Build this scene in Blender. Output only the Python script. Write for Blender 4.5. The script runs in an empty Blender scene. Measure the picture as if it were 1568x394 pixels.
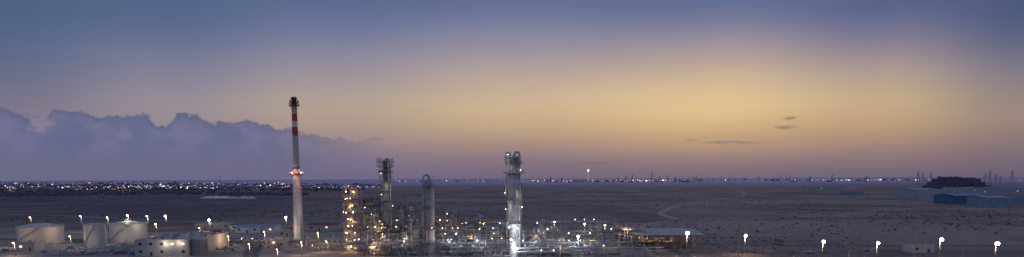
import bpy, math, random
from mathutils import Vector, Matrix
R=random.Random(7)
sc=bpy.context.scene
sc.view_settings.view_transform='Standard'; sc.view_settings.look='None'; sc.view_settings.exposure=0

# ---------------------------------------------------------------- camera / survey
FP=1022.0; TH=math.radians(6.0); RO=math.radians(0.22); H=40.0
Fv=Vector((0,math.cos(TH),-math.sin(TH))); U0=Vector((0,math.sin(TH),math.cos(TH))); R0=Vector((1,0,0))
Rv=R0*math.cos(RO)-U0*math.sin(RO); Uv=U0*math.cos(RO)+R0*math.sin(RO)
def ray(px,py): return Fv+Rv*((px-784)/FP)+Uv*((381-py)/FP)
def G(px,py):
    r=ray(px,py); t=-H/r.z; return (r.x*t, r.y*t)
def XZ(px,py,Y):
    r=ray(px,py); t=Y/r.y; return (r.x*t, H+r.z*t)
def azel(px,py):
    r=ray(px,py).normalized(); return math.degrees(math.atan2(r.x,r.y)), math.degrees(math.asin(r.z))
cd=bpy.data.cameras.new('camera'); cam=bpy.data.objects.new('camera',cd); sc.collection.objects.link(cam)
B=-Fv
cam.matrix_world=Matrix(((Rv.x,Uv.x,B.x,0),(Rv.y,Uv.y,B.y,0),(Rv.z,Uv.z,B.z,H),(0,0,0,1)))
cd.sensor_width=36; cd.lens=36*FP/1568; cd.shift_y=184/1568; cd.clip_start=1; cd.clip_end=200000
sc.camera=cam

def lin(c):
    return tuple((v/255/12.92 if v/255<=0.04045 else ((v/255+0.055)/1.055)**2.4) for v in c)

# ---------------------------------------------------------------- materials
def newmat(name):
    m=bpy.data.materials.new(name); m.use_nodes=True; return m
def pm(name,c,rough=.6,metal=0.0,var=.25,scale=.35,zs=.4,c2=None):
    m=newmat(name); nt=m.node_tree; b=nt.nodes['Principled BSDF']
    b.inputs['Roughness'].default_value=rough; b.inputs['Metallic'].default_value=metal
    g=nt.nodes.new('ShaderNodeNewGeometry'); mp=nt.nodes.new('ShaderNodeMapping'); mp.inputs['Scale'].default_value=(1,1,zs)
    n=nt.nodes.new('ShaderNodeTexNoise'); n.inputs['Scale'].default_value=scale; n.inputs['Detail'].default_value=4
    r=nt.nodes.new('ShaderNodeValToRGB'); r.color_ramp.elements[0].position=.3; r.color_ramp.elements[1].position=.7
    a=tuple(x*(1-var) for x in c); d=c2 or tuple(min(1,x*(1+var)) for x in c)
    r.color_ramp.elements[0].color=(*a,1); r.color_ramp.elements[1].color=(*d,1)
    L=nt.links.new; L(g.outputs['Position'],mp.inputs[0]); L(mp.outputs[0],n.inputs['Vector']); L(n.outputs[0],r.inputs[0]); L(r.outputs[0],b.inputs['Base Color'])
    return m
def em(name,c,s):
    m=newmat(name); nt=m.node_tree; b=nt.nodes['Principled BSDF']
    b.inputs['Base Color'].default_value=(.5,.5,.5,1)
    b.inputs['Emission Color'].default_value=(*c,1); b.inputs['Emission Strength'].default_value=s
    try: m.cycles.emission_sampling='NONE'
    except Exception: pass
    return m
M=dict(
 galv=pm('galvanised_steel',(.36,.36,.37),.5,.25), steel=pm('painted_steel',(.27,.26,.25),.6,.1), dark=pm('dark_steel',(.10,.10,.105),.6,.1),
 alu=pm('aluminium_cladding',(.56,.56,.57),.45,.4,.2,.5,1), alu2=pm('insulation_jacket',(.42,.42,.42),.5,.3,.25,.5,1),
 brown=pm('primer_steel',(.19,.13,.105),.7), white=pm('white_paint',(.66,.65,.62),.5,0,.12), red=pm('red_paint',(.42,.035,.03),.5,0,.15),
 tank=pm('tank_paint',(.56,.54,.50),.55,0,.12,.15,.3), conc=pm('concrete',(.30,.27,.245),.85,0,.2,.2,1), stack=pm('stack_concrete',(.46,.44,.42),.7,0,.16,.3,.15),
 soot=pm('sooty_steel',(.11,.06,.055),.7), grate=pm('floor_grating',(.17,.17,.17),.7,.2), yel=pm('yellow_rail',(.45,.33,.05),.6),
 blue=pm('blue_sheeting',(.07,.16,.26),.6,0,.2), lblue=pm('light_blue_wall',(.24,.35,.43),.7,0,.15), redroof=pm('red_roof',(.25,.06,.05),.7), wall=pm('rendered_wall',(.50,.47,.43),.8,0,.15,.15,.4),
 roof=pm('flat_roof',(.44,.42,.40),.8,0,.25,.12,1), dwall=pm('hazy_dark_wall',(.19,.175,.225),.9), glass=pm('window_glass',(.03,.04,.05),.1,0,.1), leaf=pm('scrub_leaves',(.12,.105,.09),.9,0,.4,.05,1),  # dark wall: lighter and bluer, aerial haze put into its colour
 fleaf=pm('hazy_distant_leaves',(.11,.11,.14),.9,0,.4,.05,1), fsteel=pm('hazy_distant_steel',(.27,.25,.31),.8), fwhite=pm('distant_white_wall',(.44,.44,.48),.8,0,.12),  # distant leaves and steel: copies with aerial haze tinted into the colour
 tyre=pm('tyre_rubber',(.02,.02,.02),.9), asphalt=pm('asphalt',(.10,.095,.095),.85,0,.25,.08,1), mark=pm('road_marking',(.6,.6,.57),.7),
 ewarm=em('warm_lamp_lens',(1,.62,.28),16), ewhite=em('white_lamp_lens',(1,.82,.58),30), ecool=em('cool_lamp_lens',(.86,.93,1),22), ered=em('red_beacon',(1,.08,.05),8),
 c1=em('city_light_warm',(1,.6,.36),2.0), c2=em('city_light_white',(1,.86,.74),3.2), c3=em('city_light_cool',(.75,.88,1),2.6), c4=em('city_light_red',(1,.18,.12),2.0), c5=em('city_light_dim',(1,.68,.5),.8),
 eflare=em('flare_flame',(1,.42,.15),6), wlit=em('lit_window',(1,.72,.4),1.2),
)

# ---------------------------------------------------------------- mesh builder
class MB:
    def __init__(s,name,o=(0,0,0)):
        s.name=name; s.o=Vector(o); s.v=[]; s.f=[]; s.mi=[]; s.sm=[]; s.mats=[]; s.lights=[]
    def mm(s,k):
        if k not in s.mats: s.mats.append(k)
        return s.mats.index(k)
    def face(s,idx,k,sm=False): s.f.append(idx); s.mi.append(s.mm(k)); s.sm.append(sm)
    def box(s,c,sz,k,rz=0.0):
        n=len(s.v); cx,cy,cz=c; hx,hy,hz=sz[0]/2,sz[1]/2,sz[2]/2; ca,sa=math.cos(rz),math.sin(rz)
        for dz in(-hz,hz):
            for dx,dy in((-hx,-hy),(hx,-hy),(hx,hy),(-hx,hy)):
                s.v.append((cx+dx*ca-dy*sa,cy+dx*sa+dy*ca,cz+dz))
        for q in((3,2,1,0),(4,5,6,7),(0,1,5,4),(1,2,6,5),(2,3,7,6),(3,0,4,7)): s.face([n+i for i in q],k)
    def cyl(s,p,q,r0,r1=None,k='galv',n=12,cap=True):
        if r1 is None:r1=r0
        p=Vector(p);q=Vector(q); d=(q-p)
        if d.length<1e-6:return
        d.normalize(); a=d.orthogonal().normalized(); b=d.cross(a); m=len(s.v)
        for c,r in((p,r0),(q,r1)):
            for i in range(n):
                t=2*math.pi*i/n; s.v.append(tuple(c+a*(r*math.cos(t))+b*(r*math.sin(t))))
        for i in range(n):
            j=(i+1)%n; s.face([m+i,m+j,m+n+j,m+n+i],k,n>5)
        if cap:
            s.face([m+i for i in range(n)][::-1],k); s.face([m+n+i for i in range(n)],k)
    def beam(s,p,q,w,k='steel'): s.cyl(p,q,w*.7,w*.7,k,4,False)
    def path(s,pts,r,k='alu2',n=8):
        for i in range(len(pts)-1): s.cyl(pts[i],pts[i+1],r,r,k,n,i in(0,len(pts)-2))
        for p in pts[1:-1]: s.sph(p,r*1.02,k,n,4)
    def arch(s,p,q,h,r,k='alu2',n=8,seg=8):
        p=Vector(p);q=Vector(q); pts=[]
        for i in range(seg+1):
            t=math.pi*i/seg; c=(p+q)/2; pts.append(tuple(c+(p-q)/2*math.cos(t)+Vector((0,0,h*math.sin(t)))))
        s.path(pts,r,k,n)
    def sph(s,c,r,k,n=8,m=5,sz=1.0,half=False):
        b=len(s.v); rows=[]; lo=0 if half else -math.pi/2
        for j in range(m+1):
            ph=lo+(math.pi/2-lo)*j/m
            row=[]
            for i in range(n):
                t=2*math.pi*i/n; s.v.append((c[0]+r*math.cos(ph)*math.cos(t),c[1]+r*math.cos(ph)*math.sin(t),c[2]+r*sz*math.sin(ph))); row.append(len(s.v)-1)
            rows.append(row)
        for j in range(m):
            for i in range(n):
                s.face([rows[j][i],rows[j][(i+1)%n],rows[j+1][(i+1)%n],rows[j+1][i]],k,True)
    def disc(s,c,r0,r1,th,k,n=20,a0=0,a1=2*math.pi):
        full=abs(a1-a0-2*math.pi)<1e-3; m=n if full else n+1; b=len(s.v)
        for z in(0,-th):
            for r in(r0,r1):
                for i in range(m):
                    t=a0+(a1-a0)*i/n; s.v.append((c[0]+r*math.cos(t),c[1]+r*math.sin(t),c[2]+z))
        for i in range(n):
            j=(i+1)%m
            s.face([b+i,b+j,b+m+j,b+m+i][::-1],k); s.face([b+2*m+i,b+2*m+j,b+3*m+j,b+3*m+i],k); s.face([b+m+i,b+m+j,b+3*m+j,b+3*m+i][::-1],k)
    def ringrail(s,c,r,k='galv',n=20,a0=0,a1=2*math.pi,h=1.2,w=.05):
        pts=[(c[0]+r*math.cos(a0+(a1-a0)*i/n),c[1]+r*math.sin(a0+(a1-a0)*i/n)) for i in range(n+1)]
        for i in range(n):
            for z in(h,h*.5): s.cyl((*pts[i],c[2]+z),(*pts[i+1],c[2]+z),w,w,k,4,False)
            s.cyl((*pts[i],c[2]),(*pts[i],c[2]+h),w,w,k,4,False)
    def rail(s,p,q,k='galv',h=1.1,w=.045,step=2.0):
        p=Vector(p);q=Vector(q); n=max(1,int((q-p).length/step))
        for z in(h,h*.5): s.cyl(p+Vector((0,0,z)),q+Vector((0,0,z)),w,w,k,4,False)
        for i in range(n+1):
            a=p.lerp(q,i/n); s.cyl(a,a+Vector((0,0,h)),w,w,k,4,False)
    def ladder(s,x,y,z0,z1,k='galv'):
        for dx in(-.3,.3): s.cyl((x+dx,y,z0),(x+dx,y,z1),.05,.05,k,4,False)
        z=z0
        while z<z1: s.cyl((x-.3,y,z),(x+.3,y,z),.03,.03,k,4,False); z+=.8
        z=z0+2.2
        while z<z1: s.ringrail((x,y-.35,z),.42,k,7,math.pi,2*math.pi,h=.06,w=.03); z+=1.6
    def light(s,p,power,col=(1,.75,.5),r=.3): s.lights.append((p,power,col,r))
    def lampbulb(s,p,k='ewarm',r=.28): s.sph(p,r,k,8,4)
    def done(s):
        me=bpy.data.meshes.new(s.name)
        o=s.o
        me.from_pydata([(v[0]-o.x,v[1]-o.y,v[2]-o.z) for v in s.v],[],s.f)
        me.polygons.foreach_set('material_index',s.mi); me.polygons.foreach_set('use_smooth',s.sm)
        for k in s.mats: me.materials.append(M[k] if isinstance(k,str) else k)
        me.update()
        ob=bpy.data.objects.new(s.name,me); ob.location=o; sc.collection.objects.link(ob)
        for i,(p,pw,col,r) in enumerate(s.lights):
            ld=bpy.data.lights.new('lamp_bulb','POINT'); ld.energy=pw; ld.color=col; ld.shadow_soft_size=r
            lo=bpy.data.objects.new('lamp_bulb',ld); sc.collection.objects.link(lo); lo.parent=ob; lo.location=Vector(p)-o
        return ob

WARM=(1,.66,.36); WHITE=(1,.84,.64); COOL=(.88,.94,1)

# ---------------------------------------------------------------- world sky
w=bpy.data.worlds.new('World'); sc.world=w; w.use_nodes=True; nt=w.node_tree; nt.nodes.clear()
try: w.cycles.sampling_method='MANUAL'; w.cycles.sample_map_resolution=256
except Exception: pass
N=nt.nodes.new; L=nt.links.new
def val(x,inp):
    if isinstance(x,(int,float)): inp.default_value=x
    else: L(x,inp)
def ma(op,a,b=0.0,c=None):
    n=N('ShaderNodeMath'); n.operation=op; val(a,n.inputs[0]); val(b,n.inputs[1])
    if c is not None: val(c,n.inputs[2])
    return n.outputs[0]
def mr(v,a,b,c=0.0,d=1.0,t='SMOOTHSTEP'):
    n=N('ShaderNodeMapRange'); n.interpolation_type=t; val(v,n.inputs[0])
    for i,x in enumerate((a,b,c,d)): val(x,n.inputs[i+1])
    return n.outputs[0]
def mix(f,a,b):
    n=N('ShaderNodeMix'); n.data_type='RGBA'; val(f,n.inputs[0])
    for x,i in((a,6),(b,7)):
        if isinstance(x,tuple): n.inputs[i].default_value=(*x,1)
        else: L(x,n.inputs[i])
    return n.outputs[2]
tc=N('ShaderNodeTexCoord'); sp=N('ShaderNodeSeparateXYZ'); L(tc.outputs['Generated'],sp.inputs[0])
el=ma('MULTIPLY',ma('ARCSINE',sp.outputs[2]),180/math.pi)
az=ma('MULTIPLY',ma('ARCTAN2',sp.outputs[0],sp.outputs[1]),180/math.pi)
PY=[0,50,100,140,170,200,230,250,273]
SK={0:[(74,98,129),(83,102,134),(100,108,138),(118,115,138),(130,122,140),(130,120,140),(121,115,142),(114,110,141),(106,104,134)],
 250:[(77,100,135),(94,109,144),(125,125,150),(143,136,150),(153,142,148),(150,137,146),(129,119,145),(116,110,141),(106,103,133)],
 500:[(84,104,142),(114,121,155),(148,142,157),(171,156,151),(180,161,144),(168,148,139),(142,125,138),(126,113,138),(110,103,129)],
 784:[(93,107,147),(129,132,160),(172,157,155),(200,175,151),(207,181,143),(188,159,131),(152,129,128),(130,114,130),(110,101,122)],
 1100:[(90,102,145),(133,131,158),(192,169,150),(219,192,149),(225,195,143),(205,172,127),(165,137,123),(137,118,126),(111,101,118)],
 1350:[(80,93,134),(114,115,147),(166,149,144),(192,169,140),(199,170,132),(183,151,123),(151,126,123),(129,111,122),(106,96,115)],
 1568:[(70,84,120),(86,95,128),(125,120,137),(149,134,131),(156,137,125),(147,127,121),(130,112,119),(116,103,119),(101,93,112)]}
cur=None; paz=None
eln=ma('DIVIDE',el,40.0)
for px in sorted(SK):
    r=N('ShaderNodeValToRGB'); cr=r.color_ramp; cr.interpolation='B_SPLINE'; L(eln,r.inputs[0])
    st=[]
    for py,c in zip(PY,SK[px]): st.append((max(0,azel(px,py)[1])/40,lin(c)))
    st.append((24/40,lin((88,105,145)))); st.append((1.0,lin((104,120,158))))
    st.sort()
    cr.elements[0].position=st[0][0]; cr.elements[0].color=(*st[0][1],1)
    cr.elements[1].position=st[-1][0]; cr.elements[1].color=(*st[-1][1],1)
    for p,c in st[1:-1]:
        e=cr.elements.new(p); e.color=(*c,1)
    a=azel(px,140)[0]
    if cur is None: cur=r.outputs[0]
    else: cur=mix(mr(az,paz,a,t='SMOOTHSTEP'),cur,r.outputs[0])
    paz=a
# behind the camera return to the cool side
back=mr(ma('ABSOLUTE',az),50,110)
bk=N('ShaderNodeValToRGB'); L(eln,bk.inputs[0]); bk.color_ramp.elements[0].color=(*lin((112,112,142)),1); bk.color_ramp.elements[1].color=(*lin((104,120,158)),1)
cur=mix(back,cur,bk.outputs[0])
def noise(vec,scale,det=6,rough=.55):
    n=N('ShaderNodeTexNoise'); n.inputs['Scale'].default_value=scale; n.inputs['Detail'].default_value=det; n.inputs['Roughness'].default_value=rough; L(vec,n.inputs['Vector']); return n.outputs[0]
def comb(x,y,z=0.0):
    n=N('ShaderNodeCombineXYZ'); val(x,n.inputs[0]); val(y,n.inputs[1]); val(z,n.inputs[2]); return n.outputs[0]
hz=noise(comb(ma('MULTIPLY',az,.05),ma('MULTIPLY',el,.40)),1.0,3)
hzf=mr(hz,.3,.7,.97,1.03,'LINEAR')
hv=N('ShaderNodeVectorMath'); hv.operation='SCALE'; L(cur,hv.inputs[0]); L(hzf,hv.inputs[3]); cur=hv.outputs[0]
# cumulus bank on the left
prof=[(-60,150),(0,163),(25,170),(50,182),(68,180),(88,165),(112,166),(130,172),(165,180),(190,176),(215,173),(238,188),(250,189),(262,184),(285,174),(300,176),(315,184),(350,188),(375,183),(410,193),(445,197),(480,207),(520,213),(560,217),(610,226),(660,240)]
fc=N('ShaderNodeFloatCurve'); cv=fc.mapping.curves[0]
pts=[]
for px,py in prof:
    a,e=azel(px,py); pts.append(((a+45)/45,e/12))
cv.points[0].location=(0,pts[0][1]); cv.points[1].location=(1,0.0)
for p in pts: cv.points.new(*p)
for p in cv.points: p.handle_type='AUTO_CLAMPED'
fc.mapping.update(); L(mr(az,-45,0,0,1,'LINEAR'),fc.inputs['Value'])
top=ma('MULTIPLY',fc.outputs[0],12.0)
cvec=comb(az,ma('MULTIPLY',el,1.2))
n1=noise(cvec,.9,6,.72)
disp=ma('MULTIPLY',ma('SUBTRACT',n1,.5),2.1)
dd=ma('SUBTRACT',ma('ADD',top,disp),el)
mask=mr(dd,-.06,.20)
fade=mr(az,azel(380,200)[0],azel(640,200)[0],.92,0.0)
mask=ma('MULTIPLY',mask,fade)
n2=noise(cvec,.4,4,.6)
ctop=mix(mr(n2,.35,.65),lin((95,104,139)),lin((112,112,147)))
ccol=mix(mr(el,.2,3.5),lin((107,105,136)),ctop)
edge=mr(dd,.05,.8)
ccol=mix(edge,lin((90,99,131)),ccol)
cur=mix(mask,cur,ccol)
bn=noise(comb(ma('MULTIPLY',az,1.0),ma('MULTIPLY',el,2.8)),1.3,5,.65)
bn=ma('MULTIPLY',ma('SUBTRACT',bn,.5),2.2)
def blob(px,py,wp,hp,col,op=1.0):
    global cur
    a,e=azel(px,py); ds=math.degrees(1/FP)*0.95
    dx=ma('DIVIDE',ma('SUBTRACT',az,a),wp*ds); dy=ma('DIVIDE',ma('SUBTRACT',el,e),hp*ds)
    d=ma('SQRT',ma('ADD',ma('MULTIPLY',dx,dx),ma('MULTIPLY',dy,dy)))
    d=ma('ADD',d,bn)
    cur=mix(ma('MULTIPLY',mr(d,1.1,.4),op),cur,col)
blob(62,190,15,12,lin((142,134,150)),.7)
blob(190,208,13,7,lin((128,120,150)),.5)
DK=lin((126,112,120))
for px,py,wp,hp,op in ((1210,181,12,3.0,.65),(1203,195,20,3.0,.6),(1112,218,36,3.0,.45),(1150,219,18,2.4,.35),(1058,215,11,2.6,.4),(575,214,14,5,.35),(900,250,60,3,.25),(1400,226,80,3,.18)):
    blob(px,py,wp,hp,DK if py<235 else lin((112,102,126)),op)
bg=N('ShaderNodeBackground'); L(cur,bg.inputs[0]); bg.inputs[1].default_value=1.0
sky=N('ShaderNodeTexSky'); sky.sky_type='NISHITA'; sky.sun_disc=False; sky.sun_elevation=math.radians(1.0); sky.sun_rotation=math.radians(15)
bg2=N('ShaderNodeBackground'); L(sky.outputs[0],bg2.inputs[0]); bg2.inputs[1].default_value=.0006
ad=N('ShaderNodeAddShader'); L(bg.outputs[0],ad.inputs[0]); L(bg2.outputs[0],ad.inputs[1])
ow=N('ShaderNodeOutputWorld'); L(ad.outputs[0],ow.inputs[0])
# afterglow sun
sd=bpy.data.lights.new('sun','SUN'); sd.energy=.12; sd.angle=math.radians(12); sd.color=(1,.75,.5)
so=bpy.data.objects.new('sun',sd); sc.collection.objects.link(so)
a=math.radians(15); e=math.radians(3)
so.rotation_euler=Vector((math.sin(a)*math.cos(e),math.cos(a)*math.cos(e),math.sin(e))).to_track_quat('Z','Y').to_euler()

# ---------------------------------------------------------------- ground
gm=newmat('desert_ground'); nt=gm.node_tree; N=nt.nodes.new; L=nt.links.new
gb=nt.nodes['Principled BSDF']; gb.inputs['Roughness'].default_value=.95; gb.inputs['Specular IOR Level'].default_value=.1
g=N('ShaderNodeNewGeometry'); pos=g.outputs['Position']; sp=N('ShaderNodeSeparateXYZ'); L(pos,sp.inputs[0])
def gn(sx,sy,det=5,rough=.6,off=0):
    m=N('ShaderNodeMapping'); m.inputs['Scale'].default_value=(sx,sy,1); m.inputs['Location'].default_value=(off,off,0); L(pos,m.inputs[0]); return noise(m.outputs[0],1.0,det,rough)
base=mix(mr(gn(.006,.004),.36,.64),lin((124,108,102)),lin((160,140,130)))
base=mix(ma('MULTIPLY',mr(gn(.035,.018,6,.7,30),.50,.66),.5),base,lin((92,82,80)))
base=mix(ma('MULTIPLY',mr(gn(.0016,.005,4,.6,11),.52,.62),.5),base,lin((182,160,144)))
base=mix(ma('MULTIPLY',mr(gn(.12,.06,4,.7,77),.56,.66),.45),base,lin((80,72,68)))
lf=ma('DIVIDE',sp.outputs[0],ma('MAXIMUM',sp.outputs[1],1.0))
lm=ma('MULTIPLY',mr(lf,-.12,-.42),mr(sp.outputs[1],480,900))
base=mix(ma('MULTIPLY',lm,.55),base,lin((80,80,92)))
haze_mix=mr(sp.outputs[1],900,8000,0,.95,'SMOOTHERSTEP')  # aerial haze painted into the base colour, growing with distance
base=mix(haze_mix,base,lin((200,184,204)))
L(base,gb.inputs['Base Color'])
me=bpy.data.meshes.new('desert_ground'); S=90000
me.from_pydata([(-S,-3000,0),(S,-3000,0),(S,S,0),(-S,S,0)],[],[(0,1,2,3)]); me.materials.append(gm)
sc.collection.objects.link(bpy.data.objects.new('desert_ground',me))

def sheet(name,pts,z,k):
    me=bpy.data.meshes.new(name); me.from_pydata([(x,y,z) for x,y in pts],[],[tuple(range(len(pts)))]); me.materials.append(M[k])
    if me.polygons[0].normal.z<0: me.flip_normals()
    ob=bpy.data.objects.new(name,me); sc.collection.objects.link(ob); return ob
M['yard']=pm('yard_gravel',(.34,.275,.225),.9,0,.3,.06,1)
M['pave']=pm('yard_concrete',(.28,.255,.23),.9,0,.3,.08,1)
M['track']=pm('track_sand',(.36,.31,.28),.95,0,.25,.03,1)
sheet('plant_yard',[(-360,200),(75,200),(75,470),(-60,500),(-380,520)],.01,'yard')
sheet('process_area_paving',[(-112,250),(72,250),(72,462),(-112,462)],.014,'pave')
def road(name,x0,y0,x1,y1,wd,kerb=True):
    d=Vector((x1-x0,y1-y0,0)); ln=d.length; d.normalize(); n=Vector((-d.y,d.x,0)); m=MB(name,(x0,y0,0))
    def strip(o,wd2,z,k,a=0,b=ln):
        i=len(m.v)
        for t,s_ in((a,-1),(b,-1),(b,1),(a,1)):
            p=Vector((x0,y0,0))+d*t+n*(o+s_*wd2/2); m.v.append((p.x,p.y,z))
        m.face([i,i+1,i+2,i+3],k)
    strip(0,wd,.018,'asphalt')
    t=2
    while t<ln-4: strip(0,.25,.022,'mark',t,t+3); t+=8
    strip(wd/2-.5,.18,.022,'mark'); strip(-wd/2+.5,.18,.022,'mark')
    if kerb:
        an=math.atan2(d.y,d.x); c=Vector((x0,y0,0))+d*ln/2
        for s_ in(-1,1):
            p=c+n*(s_*(wd/2+.12)); m.box((p.x,p.y,.07),(ln,.22,.14),'conc',an)
    m.done()
road('plant_road',-175,455,-120,300,9)
road('plant_road',-370,452,-179,452,8)
road('perimeter_road',90,300,90,520,7,False)
road('perimeter_road',94,357,420,330,7,False)
road('highway',-1800,1250,2200,760,14,False)
def track(pts,wd):
    P=[]
    for i in range(len(pts)-1):
        p0=Vector(pts[max(0,i-1)]);p1=Vector(pts[i]);p2=Vector(pts[i+1]);p3=Vector(pts[min(len(pts)-1,i+2)])
        for j in range(14):
            t=j/14; P.append(.5*((2*p1)+(p2-p0)*t+(2*p0-5*p1+4*p2-p3)*t*t+(3*p1-p0-3*p2+p3)*t**3))
    me=bpy.data.meshes.new('dirt_track'); v=[];f=[]
    for i,p in enumerate(P):
        d=(P[min(i+1,len(P)-1)]-P[max(i-1,0)]).normalized(); n=Vector((-d.y,d.x)); w_=wd*(1+.3*math.sin(i*2.3)+.2*math.sin(i*5.1))
        v+= [(*(p+n*w_/2),.006),(*(p-n*w_/2),.006)]
    for i in range(len(P)-1): f.append((2*i,2*i+1,2*i+3,2*i+2))
    me.from_pydata(v,[],f); me.materials.append(M['track']); sc.collection.objects.link(bpy.data.objects.new('dirt_track',me))
track([(95,520),(160,640),(330,700),(520,860),(900,1000),(1500,1400)],6)
track([(160,640),(180,800),(300,1100),(520,1500),(800,2400)],8)
track([(100,470),(230,470),(380,520),(600,560)],4)
track([(-60,560),(-40,760),(-200,1000),(-500,1300)],6)
track([(330,700),(420,640),(620,650),(900,700)],5)
track([(-100,620),(-300,640),(-520,760),(-900,900)],5)

# ---------------------------------------------------------------- chimney
Y=440; x0=XZ(458,366,Y)[0]
def zc(py,px=455): return XZ(px,py,Y)[1]
st=MB('chimney_stack',(x0,Y,0))
zs=[(0,3.35,'stack'),(zc(330),3.0,'stack'),(zc(300),2.75,'stack'),(zc(274),2.5,'white'),(zc(269),2.45,'red'),(zc(264),2.35,'white'),(zc(259),2.1,'red'),(zc(256),2.0,'stack'),(zc(235),1.95,'stack'),(zc(208),1.85,'red'),(zc(195),1.8,'white'),(zc(186),1.75,'red'),(zc(175),1.72,'stack'),(zc(163),1.7,'soot'),(zc(149),1.65,'soot')]
for (za,ra,k),(zb,rb,_) in zip(zs[:-1],zs[1:]): st.cyl((x0,Y,za),(x0,Y,zb),ra,rb,k,28,False)
st.disc((x0,Y,zs[-1][0]+.01),1.2,1.75,.4,'soot'); st.disc((x0,Y,zs[-1][0]-.6),1.3,2.0,.5,'soot'); st.cyl((x0,Y,zs[-1][0]-3),(x0,Y,zs[-1][0]-2.9),1.2,1.2,'dark')
st.disc((x0,Y,1.2),3.2,4.4,1.2,'conc',24)
for za,rr in((zc(162),3.3),(zc(268),4.0),(zc(157),2.9)):
    st.disc((x0,Y,za),1.6,rr,.25,'soot' if za>60 else 'grate'); st.ringrail((x0,Y,za),rr-.05,'soot' if za>60 else 'red',18,w=.08,h=1.4)
    for i in range(8):
        t=i*math.pi/4; st.beam((x0+rr*.95*math.cos(t),Y+rr*.95*math.sin(t),za-.2),(x0+1.8*math.cos(t),Y+1.8*math.sin(t),za-2),.12,'soot' if za>60 else 'red')
zp=zc(266)
for i in range(8):
    t=i*math.pi/4+.3; st.lampbulb((x0+3.9*math.cos(t),Y+3.9*math.sin(t),zp+.6),'ewhite' if i%2 else 'ered',.28)
st.light((x0-2,Y-6,zp-.5),600,WHITE); st.light((x0+3,Y-5.5,zp-6),400,(1,.4,.3))
st.ladder(x0,Y-3.3,2,zc(270)); st.ladder(x0+.8,Y-2.2,zc(268),zc(158))
for dx in(-2.9,2.2): st.cyl((x0+dx,Y-2.2,3),(x0+dx*.7,Y-1.6,zc(270)),.14,.14,'galv',6)
for i in range(1,12):
    z=i*zc(270)/12; r=3.35-(3.35-2.5)*i/12; st.disc((x0,Y,z),r-.05,r+.06,.12,'galv',24)
st.light((x0-5,Y-10,8),2600,WHITE); st.light((x0+6,Y-10,20),900,WHITE); st.light((x0-6,Y-10,32),500,WHITE)
st.done()

# ---------------------------------------------------------------- process columns
def platform(m,x,y,z,r0,r1,a0=0,a1=2*math.pi,k='grate',rk='galv'):
    m.disc((x,y,z),r0,r1,.18,k,20,a0,a1); m.ringrail((x,y,z),r1-.06,rk,max(6,int(20*(a1-a0)/6.28)),a0,a1,w=.06)
    n=8
    for i in range(n):
        t=a0+(a1-a0)*(i+.5)/n; c,s_=math.cos(t),math.sin(t)
        m.beam((x+r1*.93*c,y+r1*.93*s_,z-.15),(x+r0*c,y+r0*s_,z-1.5),.1,rk)
def column(name,px,py,Y,segs,plats,mat,rings=True,seed=1,dk='grate'):
    rr=random.Random(seed); x=XZ(px,py,Y)[0]; m=MB(name,(x,Y,0))
    for z0,z1,r0,r1 in segs:
        m.cyl((x,Y,z0),(x,Y,z1),r0,r1,mat,28,False)
        if rings:
            z=z0+1.5
            while z<z1-1:
                r=r0+(r1-r0)*(z-z0)/(z1-z0); m.disc((x,Y,z),r-.03,r+.035,.06,'galv',28); z+=2.4
    z1,r1=segs[-1][1],segs[-1][3]; m.sph((x,Y,z1),r1,mat,28,6,.55,True)
    for z,r in plats:
        rb=[s for s in segs if s[0]<=z<=s[1]+2]; rb=rb[0][2] if rb else 1
        a0=rr.uniform(0,6.28); full=rr.random()<.45
        if z>segs[-1][1]-8: full=True
        if full: platform(m,x,Y,z,rb,r,k=dk)
        else: platform(m,x,Y,z,rb,r,a0,a0+rr.uniform(2.8,4.6),k=dk)
    zt=sorted([p[0] for p in plats]); prev=0
    for i,z in enumerate(zt):
        rb=[s for s in segs if s[0]<=z<=s[1]+2]; rb=rb[0][2] if rb else 1
        t=-math.pi/2+(.7 if i%2 else -.7); m.ladder(x+(rb+.5)*math.cos(t),Y+(rb+.5)*math.sin(t),prev,z+1.2); prev=z
    return m,x
def zz(px,py,Y): return XZ(px,py,Y)[1]
# big cladded column
Y=340; q=lambda py: zz(786,py,Y)
m,x=column('distillation_column',787,330,Y,[(0,q(352),2.3,2.3),(q(352),q(345),2.3,3.15),(q(345),q(268),3.15,3.15),(q(268),q(262),3.15,2.2),(q(262),q(242),2.2,2.2)],
 [(q(364),4.2),(q(342),4.8),(q(322),4.7),(q(306),4.6),(q(290),4.8),(q(265),5.4),(q(250),4.4),(q(243),3.4)],'alu',seed=3,dk='dark')
m.cyl((x-4.0,Y-1,q(300)),(x-4.0,Y-1,q(237)),.4,.4,'alu',10); m.arch((x-4.0,Y-1,q(237)),(x-1.8,Y-.6,q(237)),1.2,.4,'alu')
m.cyl((x-1.8,Y-.6,q(237)),(x-1.8,Y-.6,q(244)),.4,.4,'alu',10)
m.cyl((x+2.8,Y-1.5,4),(x+2.8,Y-1.5,q(237)),.6,.6,'alu',12); m.arch((x+2.8,Y-1.5,q(237)),(x+.2,Y-.2,q(237)),1.3,.6,'alu',12); m.cyl((x+.2,Y-.2,q(237)),(x+.2,Y-.2,q(242)),.6,.6,'alu',12)
m.cyl((x+3.9,Y-.5,10),(x+3.9,Y-.5,q(280)),.3,.3,'galv',8); m.cyl((x-3.6,Y+.5,5),(x-3.6,Y+.5,q(320)),.35,.35,'alu2',8)
for zb in(q(243),q(250),q(265)):
    for dx,dy in((-4.3,-2),(-4.3,2),(4.0,-2)): m.cyl((x+dx*.9,Y+dy,zb),(x+dx*.9,Y+dy,zb+2.6),.08,.08,'galv',4)
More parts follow.
